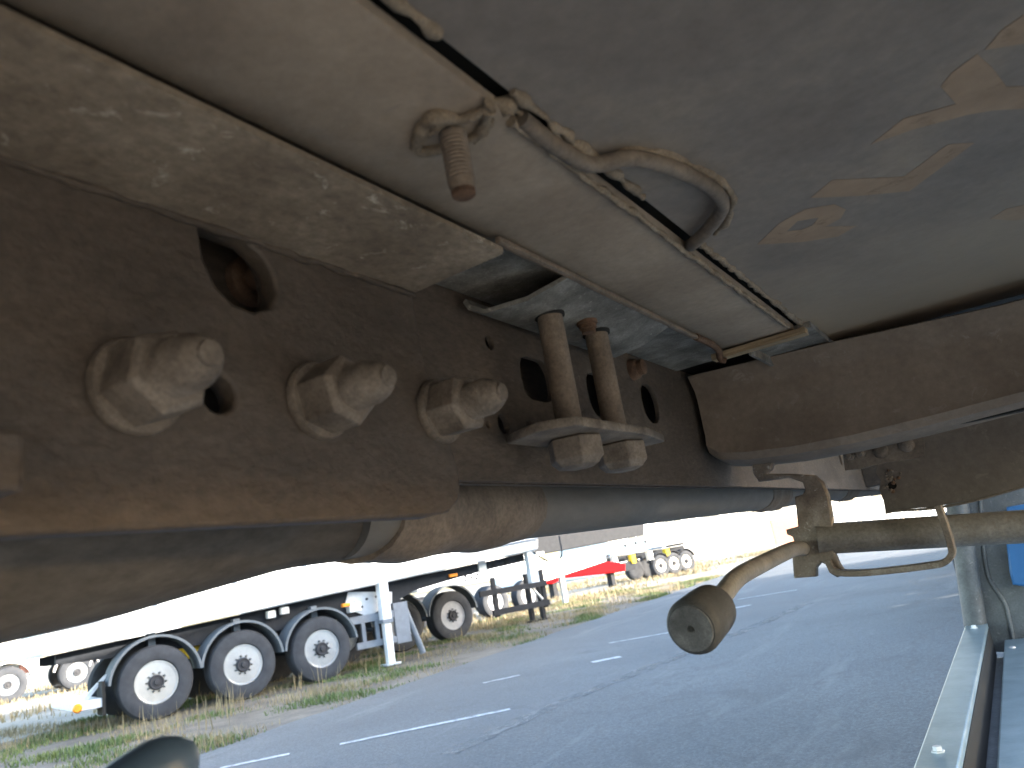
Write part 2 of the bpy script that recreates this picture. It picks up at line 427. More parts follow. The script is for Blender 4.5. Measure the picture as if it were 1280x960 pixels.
# ================================================================== WHEELS
def wheel_meshes(r, alloy, wd=.36):
    """wheel lying on local y: outer face towards -y at y = 0"""
    def mk(m, name, mat, smooth=40):
        me = bpy.data.meshes.new(name); me.from_pydata(m.v, [], m.f); me.update(); fix_normals(me); me.materials.append(MT[mat])
        for p in me.polygons: p.use_smooth = True
        me.set_sharp_from_angle(angle=rad(smooth)); return me
    rr = r * .585
    ty = MB().lathe((0, 0, 0), (0, 1, 0), [(.05, rr * .98), (.012, rr * 1.04), (.0, rr * 1.25), (.004, r * .86), (.02, r * .955), (.045, r * .985), (.06, r)] +
                    sum([[(.06 + wd * .1 * k, r), (.06 + wd * .1 * k + .004, r - .012), (.06 + wd * .1 * k + .014, r - .012), (.06 + wd * .1 * k + .018, r)] for k in range(1, 7)], []) +
                    [(wd - .04, r * .985), (wd, r * .86), (wd - .01, rr)], 48)
    if alloy:
        prof = [(.045, rr), (.03, rr * .985), (.03, rr * .93), (.06, rr * .88), (.075, rr * .8), (.07, rr * .62), (.055, rr * .48), (.055, rr * .1)]
    else:
        prof = [(.045, rr), (.03, rr * .985), (.03, rr * .92), (.10, rr * .86), (.13, rr * .76), (.09, rr * .62), (.05, rr * .52), (.05, rr * .1)]
    ri = MB().lathe((0, 0, 0), (0, 1, 0), prof, 40)
    ho = MB().lathe((rr * .72, .050 if alloy else .096, 0), (0, 1, 0), [(0, rr * (.075 if alloy else .085)), (.03, rr * (.075 if alloy else .085))], 10)  # solid dark disc, its colour stands in for shade inside a hole
    hu = MB().lathe((0, 0, 0), (0, 1, 0), [(.06, rr * .36), (.02, rr * .355), (.0, rr * .31), (.0, rr * .27), (.012, rr * .25), (.012, rr * .14), (-.012, rr * .12), (-.015, rr * .02)], 28)
    for k in range(10):
        a = 2 * math.pi * k / 10; q = rr * .43
        hu.lathe((q * math.cos(a), 0, q * math.sin(a)), (0, 1, 0), [(.02, rr * .045), (.07, rr * .05)], 6)
    return (mk(ri, 'rim', 'alu' if alloy else 'steelrim'), mk(ty, 'tyre', 'tyre'), mk(hu, 'hub', 'hub'), mk(ho, 'rim_hole_disc', 'hub'))
WM = {True: wheel_meshes(.51, True), False: wheel_meshes(.51, False)}
def wheel(parent, s, y, flip=False, alloy=True, r=.51, full=True, holes=False):
    e = bpy.data.objects.new('wheel', WM[alloy][1]); C.objects.link(e); e.parent = parent
    e.location = (s, y, r); e.scale = (r / .51,) * 3
    e.rotation_euler = (0, rnd.uniform(0, 6), math.pi if flip else 0)
    for me, nm in zip(WM[alloy], ('rim', None, 'hub')):
        if nm:
            o = bpy.data.objects.new(nm, me); C.objects.link(o); o.parent = e
    if holes:
        for k in range(10):
            o = bpy.data.objects.new('rim_hole_disc', WM[alloy][3]); C.objects.link(o); o.parent = e; o.rotation_euler = (0, k * math.pi / 5, 0)
    return e
def mudguard(parent, s, y0, y1, z, r, a0, a1, mat='guard', th=.035):
    n = 18; pts = [(s + r * math.cos(rad(a0 + (a1 - a0) * k / n)), z + r * math.sin(rad(a0 + (a1 - a0) * k / n))) for k in range(n + 1)]
    pi = [(s + (r - th) * math.cos(rad(a0 + (a1 - a0) * k / n)), z + (r - th) * math.sin(rad(a0 + (a1 - a0) * k / n))) for k in range(n + 1)]
    rings = [[(p[0], y0, p[1]), (q[0], y0, q[1]), (q[0], y1, q[1]), (p[0], y1, p[1])] for p, q in zip(pts, pi)]
    return MB().loft(rings).build('mudguard', mat, parent, 40)
def trailer(name, P0, az, label, cat, group=None):
    e = empty(name, (P0[0], P0[1], 0), rad(90 - az)); tag(e, label, cat, group); return e
def vp(px, py, P0, az):
    a = rad(az); u = Vector((math.sin(a), math.cos(a), 0)); n_ = Vector((u.y, -u.x, 0))
    d = ray(px, py); t = n_.dot(Vector((P0[0], P0[1], 0)) - CO) / n_.dot(d); q = CO + d * t
    return ((q - Vector((P0[0], P0[1], 0))).dot(u), q.z)

# ================================================================== NEAR WHITE TIPPER ACROSS THE ROAD
P0 = (-10.72, 6.95); AZ = 20
t1 = trailer('tipper_trailer', P0, AZ, 'white tipper trailer with polished wheels, grey mudguards and white landing leg', 'trailer')
WS = (-.10, 1.13, 2.40)
for s in WS:
    wheel(t1, s, 0, holes=True); wheel(t1, s, 2.5, True)
    mudguard(t1, s, -.03, .38, .53, .63, 5, 175)
    MB().tube([(s, .3, .51), (s, 2.2, .51)], .065, 10).build('axle', 'dgrey', t1, 40)
    MB().box(s - .05, s + .05, .2, .35, .5, 1.2).build('guard_bracket', 'mgrey', t1)
zb = lambda s: 1.195 + .053 * s
body = [(-1.5, zb(-1.5)), (7.2, zb(7.2)), (7.6, 3.35), (-1.6, 3.3)]
MB().prism(body, .02, 2.48).build('body', 'white', t1, False, .05)
MB().prism([(-1.45, zb(-1.45) + .30), (7.2, zb(7.2) + .20), (7.2, zb(7.2) + .235), (-1.45, zb(-1.45) + .335)], -.012, .03).build('body_rail', 'mgrey', t1)
for k in range(8):
    s = -1.2 + k * 1.15
    MB().box(s, s + .09, -.03, .03, zb(s) + .36, 3.25).build('body_rib', 'white', t1)
# chassis beams, deep at the back and slim in the gooseneck
low = [vp(*p, P0, AZ) for p in ((511, 747), (530, 736), (584, 720), (625, 709), (668, 699))]
beam = [(-1.3, .98), (.2, .90), (3.4, .92), (4.15, .93)] + low + [(low[-1][0], zb(low[-1][0]) - .015), (-1.3, zb(-1.3) - .015)]
MB().prism(beam, .33, .45).build('chassis_beam', 'dgrey', t1)
MB().prism(beam, 2.05, 2.17).build('chassis_beam', 'dgrey', t1)
q = [vp(*p, P0, AZ) for p in ((500, 738), (445, 738), (440, 757), (470, 770), (500, 752))]
MB().prism(q, .30, .325).build('gusset_plate', 'zinc', t1)
for p in ((452, 752), (462, 757), (468, 747), (480, 744), (455, 760)):
    s, z = vp(*p, P0, AZ); MB().lathe((s, .285, z), (0, 1, 0), [(0, .022), (.03, .022)], 10).build('bolt', 'dgrey', t1)
for p in ((628, 704), (645, 700), (659, 697)):
    s, z = vp(*p, P0, AZ); MB().lathe((s, .315, z), (0, 1, 0), [(0, .05), (.03, .05)], 14).build('beam_hole_disc', 'black', t1)  # black disc on the beam paints the darkness of a hole
s, z = vp(614, 707, P0, AZ); MB().box(s - .09, s + .09, .29, .325, z - .11, z + .11).build('number_plate_holder', 'offw', t1)
s, z = vp(577, 717, P0, AZ); MB().box(s - .09, s + .09, .28, .325, z - .03, z + .03).build('marker_lamp', 'orange', t1, False, .01)
s, z = vp(434, 756, P0, AZ); MB().box(s - .07, s + .07, .02, .10, z - .03, z + .03).build('marker_lamp', 'orange', t1, False, .01)
MB().box(s + .06, s + .28, .05, .2, z - .14, z + .02).build('air_valve', 'offw', t1, False, .02)
for px_, py_ in ((345, 767), (362, 762)):
    s, z = vp(px_, py_, P0, AZ); MB().box(s - .07, s + .07, .18, .3, z - .06, z + .06).build('valve', 'offw', t1, False, .02)
# landing leg, its frame and the stay
def leg(y):
    lt = vp(480, 728, P0, AZ); lb = vp(498, 831, P0, AZ)
    L = MB()
    L.box(lt[0] - .085, lt[0] + .085, y, y + .16, .75, lt[1] + .08)
    o = L.build('landing_leg', 'white', t1, False, .012)
    MB().box(lt[0] - .065, lt[0] + .065, y + .02, y + .14, .05, .75).build('inner_tube', 'white', o, False, .01)
    MB().box(lt[0] - .14, lt[0] + .14, y - .05, y + .21, 0.015, .05).build('foot', 'zinc', o, False, .01)
    MB().box(lt[0] - .10, lt[0] + .10, y - .012, y + .172, .72, .78).build('collar', 'mgrey', o)
leg(.02); leg(2.3)
fr = MB()
fr.box(3.02, 4.02, .2, .26, .78, .91); fr.box(3.10, 4.05, .2, .26, .36, .47)
for s in (3.22, 3.48): fr.box(s, s + .07, .205, .255, .47, .78)
fr.build('leg_frame', 'mgrey', t1, False, .006)
MB().box(3.86, 4.14, .19, .27, .33, 1.02).build('frame_post', 'mgrey', t1)
MB().tube([(4.12, .3, .95), (4.42, .34, .08)], .055, 10).build('stay', 'mgrey', t1, 40)
# rear bumper, mud flap and lamp
MB().box(-.80, -.76, .0, .40, .22, .66).build('mud_flap', 'black', t1)
MB().loft([[(-.72, .25, .72), (-.62, .25, .78), (-.62, .35, .78), (-.72, .35, .72)], [(-1.10, .25, .38), (-1.0, .25, .38), (-1.0, .35, .38), (-1.10, .35, .38)]]).build('bumper_arm', 'zinc', t1)
MB().box(-1.12, -.78, .02, 2.4, .33, .45).build('rear_bumper', 'zinc', t1, False, .01)
MB().lathe((-1.1, .0, .38), (0, 1, 0), [(-.03, .045), (-.01, .06), (.03, .06)], 16).build('marker_lamp', 'orange', t1, 40)
MB().tube([(.55, .5, .85), (.55, 1.9, .85)], .13, 14).build('air_tank', 'yellow', t1, 40)
# front: white post and cable
MB().box(6.95, 7.15, .1, .22, .95, 1.75).build('front_post', 'white', t1)
MB().tube(smooth_path([(7.1, .1, 1.55), (7.5, .0, 1.25), (7.8, .05, 1.4), (7.95, .2, 1.8)], 8), .018, 8).build('air_hose', 'dgrey', t1, 40)

# ================================================================== SECOND TRAILER (BEHIND IT)
q4 = at(567, 768, 17.0); P2 = (q4.x, q4.y)
t2 = trailer('chassis_trailer', P2, AZ, 'dark chassis trailer with silver steel wheels behind the white landing leg', 'trailer')
for s in (-2.62, -1.31, 0):
    wheel(t2, s, 0, False, False, .53, holes=True); wheel(t2, s, 2.5, True, False, .53, False)
    MB().tube([(s, .3, .53), (s, 2.2, .53)], .06, 10).build('axle', 'dgrey', t2, 40)
    mudguard(t2, s, -.03, .38, .55, .65, 5, 175, 'guard')
MB().box(-4, 2.9, .45, .6, 1.15, 1.5).build('chassis_beam', 'zinc', t2)
MB().box(-4, 2.9, 1.9, 2.05, 1.15, 1.5).build('chassis_beam', 'zinc', t2)
for k in range(9):
    MB().lathe((.75 + (k % 3) * .17 + .3 * (k // 5), .43, 1.24 + .09 * (k % 2) + .04 * (k % 3)), (0, 1, 0), [(0, .03), (.03, .03)], 10).build('beam_hole_disc', 'dgrey', t2)  # dark discs painting shaded holes on the solid beam
g = MB(); gu = [vp(*p, P2, AZ) for p in ((610, 742), (684, 728), (685, 764), (612, 769))]
ga, gb = gu[0][0], gu[1][0]
MB().prism([(ga - .2, .80), (gb, .80), (gb, .93), (ga - .2, .93)], .02, .08).build('side_guard_rail', 'dgrey', t2)
MB().prism([(ga + .1, .34), (gb, .34), (gb, .47), (ga + .1, .47)], .02, .08).build('side_guard_rail', 'dgrey', t2)
for s in (ga + .2, gb - .12): MB().box(s, s + .11, .081, .14, .30, 1.2).build('guard_post', 'dgrey', t2)
MB().tube([(gb - .5, .1, .9), (gb - .15, .1, .5)], .03, 8).build('guard_stay', 'zinc', t2)
for s in (gb - .4, gb - .05): MB().box(s, s + .09, .3, .42, .04, 1.15).build('landing_leg', 'dgrey', t2)
for s in (gb - .4, gb - .05): MB().box(s - .06, s + .15, .25, .47, .0, .04).build('leg_foot', 'dgrey', t2)
MB().box(-4, gb + .3, .3, 2.3, 1.51, 1.62).build('platform', 'offw', t2)

# ================================================================== THIRD TRAILER (grey trough and pale blue neck)
P3 = (-13.2, 22.5)
t3 = trailer('tipper_trailer', P3, AZ, 'trailer with grey trough body and pale blue perforated neck beyond the red boom', 'trailer')
a, b = vp(672, 690, P3, AZ), vp(808, 661, P3, AZ)
bd = [vp(*p, P3, AZ) for p in ((640, 700), (808, 668), (808, 652), (640, 672))]
MB().prism(bd, .1, 2.3).build('trough_body', 'dgrey', t3, False, .03)
ne = [vp(*p, P3, AZ) for p in ((762, 695), (770, 684), (812, 671), (822, 672), (822, 682), (800, 690))]
MB().prism(ne, -.02, .08).build('neck_beam', 'pblue', t3)
for p in ((781, 682), (794, 679), (806, 677)):
    s, z = vp(*p, P3, AZ); MB().lathe((s, -.04, z), (0, 1, 0), [(0, .06), (.03, .06)], 14).build('beam_hole_disc', 'dgrey', t3)  # dark disc in place of a shaded opening
bb = [vp(*p, P3, AZ) for p in ((660, 735), (765, 700), (765, 686), (660, 705))]
MB().prism(bb, .3, 2.1).build('chassis_beam', 'offw', t3)
for s in (bb[0][0] - 2.6, bb[0][0] - 1.3, bb[0][0]): wheel(t3, s, 0, False, False, .5, False); wheel(t3, s, 2.5, True, False, .5, False)
s, z = vp(815, 660, P3, AZ); MB().box(s - .25, s + .1, .2, .8, z - .1, z + .3).build('front_valve_box', 'offw', t3)
s, z = bb[1]; MB().box(s - 2.2, s - 2.05, .3, .45, .0, z + .2).build('landing_leg', 'zinc', t3)

# ================================================================== RED BOOM MACHINE
PR = (-17.0, 29.0)
rb = trailer('red_machine', PR, AZ, 'low red machine boom lying on the sunlit ground by far chassis', 'machine')
top = [vp(*p, PR, AZ) for p in ((676, 728), (684, 716), (700, 709), (735, 703), (770, 702), (782, 705), (782, 714), (745, 718), (710, 722), (690, 730))]
zmin = min(z for _, z in top)
MB().prism(top, 0, .8).build('boom', 'red', rb, False, .04)
for s0 in (top[1][0] + .4, top[5][0] - .8): MB().box(s0, s0 + .22, .25, .55, .0, max(.2, zmin + .25)).build('support', 'dgrey', rb)

# ================================================================== FAR CONTAINER CHASSIS
PF = pl(827, 721, 2, 0); PF = (PF.x, PF.y)
t5 = trailer('container_chassis', PF, 30, 'sunlit skeletal container chassis with three pale wheels and low grey frame', 'trailer')
for px_ in (827, 844, 860):
    s, z = vp(px_, 706, PF, 30); wheel(t5, s, 0, False, True, .52); wheel(t5, s, 2.5, True, True, .52, False)
    mudguard(t5, s, 0, .36, .52, .62, 20, 160, 'dgrey')
s0, _ = vp(735, 720, PF, 30); s1, _ = vp(868, 705, PF, 30)
MB().box(s0, s1, .5, .62, 1.0, 1.3).build('chassis_beam', 'dgrey', t5)
MB().box(s0, s1, 1.9, 2.02, 1.0, 1.3).build('chassis_beam', 'dgrey', t5)
for k in range(6):
    s = s0 + (s1 - s0) * k / 5.5
    MB().box(s, s + .2, 0, 2.5, 1.32, 1.44).build('bolster', 'dgrey' if k % 2 else 'mgrey', t5)
for k in range(5):
    s = s0 + (s1 - s0) * (k + .5) / 6
    MB().box(s, s + .25, .03, .3, .85, 1.25).build('valve_box', 'offw' if k % 2 else 'yellow', t5, False, .02)
s, _ = vp(790, 715, PF, 30); MB().box(s - 1.2, s + .3, .1, .5, .55, .95).build('side_locker', 'dgrey', t5)
MB().box(s + 1.4, s + 1.6, .3, .45, .0, 1.0).build('landing_leg', 'dgrey', t5)

# ================================================================== SUNLIT TRAILER TO THE LEFT
PL = pl(97, 862, 2, 0); PL = (PL.x, PL.y)
t6 = trailer('flatbed_trailer', PL, AZ, 'sunlit pale trailer with dusty wheels behind the rear bumper lamp', 'trailer')
for px_ in (10, 97, 140):
    s, z = vp(px_, 845, PL, AZ); wheel(t6, s, 0, False, True, .51); wheel(t6, s, 2.5, True, True, .51, False)
    mudguard(t6, s, 0, .36, .52, .64, 10, 170, 'offw')
    MB().tube([(s, .3, .51), (s, 2.2, .51)], .06, 10).build('axle', 'mgrey', t6, 40)
s0, s1 = vp(-90, 850, PL, AZ)[0], vp(230, 830, PL, AZ)[0]
MB().box(s0, s1, .05, 2.45, 1.25, 3.3).build('body', 'white', t6, False, .04)
MB().box(s0, s1, .4, .52, .85, 1.24).build('chassis_beam', 'offw', t6)
MB().box(s0, s1, 1.9, 2.02, .85, 1.24).build('chassis_beam', 'offw', t6)
sw = vp(97, 845, PL, AZ)[0]
MB().prism([(sw - 2.4, .55), (sw - 1.3, .35), (sw - 1.3, .62), (sw - 2.2, .95)], .05, .12).build('side_guard', 'offw', t6)
MB().box(sw - 1.5, sw - 1.1, .1, .35, .75, 1.1).build('valve_block', 'brickred', t6, False, .02)
MB().box(sw - 2.3, sw - 1.7, .1, .5, .65, 1.05).build('locker', 'dgrey', t6)

# ================================================================== BUILDING AND FENCE IN THE DISTANCE
PB = at(950, 690, 75); bl = empty('building', (PB.x, PB.y, 0), rad(52))
tag(bl, 'pale flat-roofed workshop far beyond the road with dark windows', 'building')
MB().box(-16, 26, 0, 12, 0, 7.5).build('wall', 'wall', bl)
MB().box(-16.3, 26.3, -.3, 12.3, 7.5, 7.9).build('roof', 'offw', bl)
for k in range(9):
    x = -14 + k * 4.2
    o = MB().box(x, x + 1.9, -.08, -.004, 2.6, 4.2).build('window', 'offw', bl)
    MB().box(x + .12, x + .9, -.11, -.085, 2.72, 4.08).build('pane', 'glass', o)
    MB().box(x + 1.0, x + 1.78, -.11, -.085, 2.72, 4.08).build('pane', 'glass', o)
MB().box(2, 5.2, -.10, -.004, 0, 2.5).build('door', 'brickred', bl)
PG = at(1110, 655, 34); fn = empty('fence', (PG.x, PG.y, 0), rad(35)); tag(fn, 'pale slatted fence seen beyond the dusty tube', 'fence')
for k in range(26): MB().box(-3 + k * .24, -3 + k * .24 + .13, 0, .03, .08, 1.75).build('slat', 'offw', fn)
for z in (.35, 1.4): MB().box(-3.1, 3.3, .031, .08, z, z + .08).build('rail', 'offw', fn)
for x in (-3.05, 0, 3.2): MB().box(x, x + .09, .081, .17, 0, 1.85).build('post', 'mgrey', fn)
MB().box(3.0, 3.35, -.06, -.004, 1.0, 1.9).build('warning_board', 'orange', fn)

# ================================================================== OUR TRAILER (camera is underneath)
T = empty('semi_trailer', (0, 0, 0))
tag(T, 'dusty brown trailer underside with bolted frame rail, crossmember and crank handle', 'trailer')
WX, PX = -.42, -.40
# ---- frame rail web with its holes
def px_hole(px, py, rx_, rz_, plane):
    q = pl(px, py, 0, plane); d = (q - CO).length
    return q
holes = [circ(.332, 1.335, .036), circ(.310, 1.243, .017), circ(.668, 1.346, .008), rrect(.722, .79, 1.29, 1.342, .020), circ(.669, 1.256, .0105), circ(.721, 1.258, .006),
         rrect(.885, .948, 1.285, 1.345, .022), rrect(1.063, 1.125, 1.290, 1.352, .028), circ(.640, 1.253, .004), circ(1.9, 1.29, .02), circ(2.6, 1.29, .02)]
sheet('frame_rail', 'web', T, [(-2.5, 1.195), (6.0, 1.195), (6.0, 1.398), (-2.5, 1.398)], holes, 0, WX, -.008)
rail = T.children[-1] if T.children else None
MB().box(-.475, -.467, -2.5, 6, 1.202, 1.398).build('rail_back', 'web', T)
# ---- reinforcing plate with the three big nuts
tear = [(.300, 1.3615), (.303, 1.335), (.311, 1.318), (.324, 1.308), (.340, 1.306), (.355, 1.312), (.362, 1.324), (.361, 1.338), (.354, 1.350), (.340, 1.3585)]
out = [(-1.2, 1.152)] + [(.505, 1.160)] + [(.53, 1.163), (.545, 1.172), (.551, 1.188), (.550, 1.205), (.542, 1.232), (.528, 1.27), (.522, 1.32), (.519, 1.372), (-1.2, 1.372)]
sheet('reinforcing_plate', 'plate', T, out, [circ(.307, 1.243, .0125), tear], 0, PX, -.018, .003)
rb_ = MB(); rb_.lathe((-.4665, .392, 1.364), (1, 0, 0), [(0, .021), (.008, .0205), (.010, .018), (.010, .010), (.022, .0098), (.025, .007)], 18)
rb_.build('recessed_bolt', 'rust', T, 40)
def big_nut(y, z, k):
    wsh = MB().lathe((PX, y, z), (1, 0, 0), [(.0005, .029), (.004, .0295), (.007, .028), (.0075, .014)], 28).build('washer', 'nut', None, 40)
    n_ = MB().lathe((PX, y, z), (1, 0, 0), [(.0065, .0255), (.0075, .0262), (.034, .0262), (.0375, .0225)], 6, rad(18 + 25 * k)).build('hex_nut', 'nut', T, False, .0016)
    wsh.parent = n_
    prof = [(.036, .0158)]
    for i in range(9): prof += [(.038 + i * .0021, .0160), (.0391 + i * .0021, .0153)]
    prof += [(.0575, .0150), (.0615, .0137), (.0655, .0112), (.068, .0092), (.0685, .0078), (.0708, .0072), (.0715, .004)]
    MB().lathe((PX, y, z), (1, 0, 0), prof, 28).build('stud', 'nut', n_, 50)
for k, (y, z) in enumerate(((.250, 1.240), (.390, 1.246), (.532, 1.251))): big_nut(y, z, k)
# block welded to the plate, just entering the picture
MB().box(-.3995, -.36, -.05, .172, 1.172, 1.20).build('stop_block', 'plate', T, False, .003)
# ---- rail top flange, cut off square
N = 60
rings = []
for k in range(N + 1):
    y = -1.5 + (2.02) * k / N
    e = .0025 * mnoise.noise(Vector((y * 30, 0, 4)))
    rings.append([(-.4185, y, 1.362), (-.405, y, 1.3605 + e), (-.36, y, 1.3615 + e * .3), (-.303, y, 1.362), (-.299, y, 1.3635), (-.299, y, 1.368), (-.4185, y, 1.38)])
MB().loft(rings).build('rail_flange', 'flange', T, 40)
bp = [(-.3985 + .002 * mnoise.noise(Vector((k * .4, 0, 0))), -.4 + .92 * k / 150, 1.3595 + .0025 * mnoise.noise(Vector((k * .3, 5, 0)))) for k in range(151)]
MB().tube(bp, [.0028 + .0018 * mnoise.noise(Vector((k * .33, 2, 7))) for k in range(151)], 8).build('weld_bead', 'web', T, 60)
# far flange sheet and lip
MB().box(-.4185, -.302, .525, 1.24, 1.392, 1.398).build('rail_flange', 'galv', T, False, .001)
MB().box(-.303, -.297, .515, 1.02, 1.3712, 1.3765).build('flange_lip', 'rod', T, False, .0012)
MB().tube(smooth_path([(-.300, 1.00, 1.374), (-.300, 1.06, 1.375), (-.302, 1.10, 1.372), (-.306, 1.115, 1.362), (-.300, 1.12, 1.358)], 6), .005, 8).build('hook', 'rust', T, 50)
MB().box(-.30, -.225, .62, .88, 1.3895, 1.396).build('backing_plate', 'galv', T)
# ---- strip next to the deck
N = 80; rings = []
for k in range(N + 1):
    y = -3 + 4.145 * k / N
    e = .0012 * mnoise.noise(Vector((y * 9, 0, 14)))
    rings.append([(-.312, y, 1.382), (-.308, y, 1.3795 + e), (-.26, y, 1.3785 + e), (-.203, y, 1.3785), (-.1995, y, 1.380), (-.1995, y, 1.388), (-.323, y, 1.388)])
st = MB().loft(rings).build('longitudinal_strip', 'strip', T, 40)
MB().box(-.322, -.182, 1.125, 1.1455, 1.3655, 1.3755).build('plywood_edge', 'wood', T, False, .001)
MB().box(-.270, -.176, 1.146, 1.318, 1.3765, 1.386).build('end_plate', 'galv', T, False, .0012)
MB().box(-.2715, -.2665, 1.146, 1.318, 1.362, 1.3765).build('end_plate_lip', 'galv', T)
# ---- deck sheet, cover above, edge dirt
dk = [(-.1905, -9), (1.22, -9), (1.22, 1.43)] + [(-.19, 1.36)]
_n = MT['deck'].node_tree; _b = _n.nodes['Principled BSDF']; _src = _b.inputs['Base Color'].links[0].from_socket
_sx = _n.nodes.new('ShaderNodeSeparateXYZ'); _n.links.new(coords(_n), _sx.inputs[0])
_ad = _n.nodes.new('ShaderNodeMath'); _ad.operation = 'MULTIPLY_ADD'; _ad.inputs[1].default_value = .55
_n.links.new(noise_n(_n, coords(_n), 5, 6, .6, .6), _ad.inputs[0]); _n.links.new(_sx.outputs['Y'], _ad.inputs[2])
_mr = _n.nodes.new('ShaderNodeMapRange'); _mr.inputs['From Min'].default_value = 1.02; _mr.inputs['From Max'].default_value = 1.5; _mr.inputs['To Max'].default_value = .9
_n.links.new(_ad.outputs[0], _mr.inputs['Value'])
_n.links.new(mixc(_n, _mr.outputs[0], _src, (.30, .238, .178)), _b.inputs['Base Color'])
sheet('deck_sheet', 'deck', T, dk, [], 2, 1.386, .008, .001)
MB().box(-1.22, 1.22, -9, 1.62, 1.402, 1.46).build('cover_slab', 'black', T)
MB().box(-.418, 1.15, 2.95, 3.07, 1.205, 1.40).build('crossmember', 'web', T)  # extra member added out of sight, keeps front sky light off the web
MB().box(-1.22, -.20, 1.622, 6.2, 1.402, 1.46).build('cover_slab', 'black', T)  # slab added to block sky light from the rail web
MB().box(-1.25, -1.221, -9, 6.2, 1.275, 1.50).build('sky_gap_blocker', 'web', T)  # added panel, hides the sky so the gap above the tube stays dark
MB().box(-1.22, 1.22, -9, 1.6, 1.46, 3.3).build('cargo_body', 'white', T)
def bead(pts, r, wob, seed, name='edge_dirt', mat='sealant', n=10):
    p = smooth_path(pts, n)
    p = [q + Vector((.0022 * mnoise.noise(q * 70 + Vector((seed, 0, 0))), 0, .0012 * mnoise.noise(q * 60 + Vector((0, seed, 0))))) for q in p]
    rr = [r * (1 + wob * mnoise.noise(q * 90 + Vector((0, 0, seed)))) for q in p]
    return MB().tube(p, rr, 8).build(name, mat, T, 60)
bead([(-.1885, y / 10, 1.3855) for y in range(-8, 4)], .0034, .9, 3)
bead([(-.1870, .37 + k * .04, 1.3845) for k in range(0, 6)], .0036, 1.0, 9)
bead([(-.2000, .385 + k * .06, 1.3765) for k in range(0, 13)], .0028, .9, 13)
bead([(-.1885, .70 + k * .06, 1.3855) for k in range(0, 11)], .0034, .9, 17)
# ---- lashing ring bar lying in the seam and looping over the deck
rp = [(-.196, .392, 1.381), (-.195, .43, 1.378)] + [tuple(pl(*p, 2, 1.377)) for p in ((738, 205), (790, 198), (845, 212), (890, 236), (903, 258), (888, 283), (868, 303))] + [(-.197, .705, 1.384)]
MB().tube(smooth_path(rp, 10), .0062, 14).build('lashing_ring', 'strapm', T, 60)
bead([tuple(pl(p[0] + 9, p[1] - 11, 2, 1.3855)) for p in ((745, 207), (790, 198), (845, 212), (890, 236), (906, 258), (900, 286), (885, 303))], .0034, .9, 29)
bead([tuple(pl(*p, 2, 1.384)) for p in ((612, 128), (640, 134), (668, 158), (700, 178), (742, 200))], .0045, 1.2, 31)
# ---- threaded bolt hanging from the strip
Tb = pl(566, 168, 2, 1.376)
prof = [(0, .0088)]
for i in range(12): prof += [(.003 + i * .0028, .0090), (.0044 + i * .0028, .0081)]
prof += [(.037, .0085), (.0385, .0078), (.0415, .0075), (.043, .006)]
sb = MB().lathe(Tb, (0.02, 0, -1), prof, 20).build('hanging_bolt', 'rod', T, 50)
MB().lathe(Tb - Vector((-.0008, 0, .0405)), (0.02, 0, -1), [(0, .0078), (.003, .0076), (.0045, .0055)], 16).build('rusty_tip', 'rust', sb, 50)
cl = [Vector((Tb.x + .021 * math.cos(a) * (1 + .3 * math.sin(2.3 * a)), Tb.y + .014 * math.sin(a), 1.3765)) for a in [rad(20 + 16 * k) for k in range(19)]]
bead(cl, .0030, 1.0, 41, 'mud_collar', 'sealant', 4)
bead([tuple(pl(*p, 2, 1.3755)) for p in ((517, 186), (528, 160), (545, 147), (575, 148), (600, 140), (612, 130))], .0042, 1.1, 43, 'mud_collar')
bead([tuple(pl(*p, 2, 1.3755)) for p in ((612, 135), (605, 160), (594, 180))], .0030, 1.0, 47, 'mud_collar')
# ---- faded stencil marks on the deck
def mark(pts, holes=()):
    sheet('painted_mark', 'mark', T, px_outline(pts, 2, 1.3852), [px_outline(h, 2, 1.3852) for h in holes], 2, 1.3855, .0003, .0001)
Zf = lambda x, y: (800 + x * .4585, y * .4585)
mark([Zf(*p) for p in ((630, 395), (720, 325), (862, 285), (820, 238), (850, 200), (920, 150), (960, 185), (1000, 238), (1090, 236), (1090, 296), (965, 302), (890, 315), (740, 356))])
mark([Zf(*p) for p in ((940, 138), (985, 85), (1047, 42), (1110, 10), (1110, 105), (1047, 120))])
mark([Zf(*p) for p in ((465, 541), (525, 492), (720, 483), (840, 395), (912, 391), (735, 522), (600, 535))])
mark([Zf(*p) for p in ((320, 668), (380, 610), (450, 572), (530, 558), (562, 572), (548, 596), (505, 619), (590, 617), (540, 646), (440, 661))], [[Zf(*p) for p in ((400, 632), (430, 604), (488, 594), (470, 616), (440, 628))]])
mark([Zf(*p) for p in ((955, 598), (1000, 570), (1090, 552), (1090, 592), (1020, 602))])
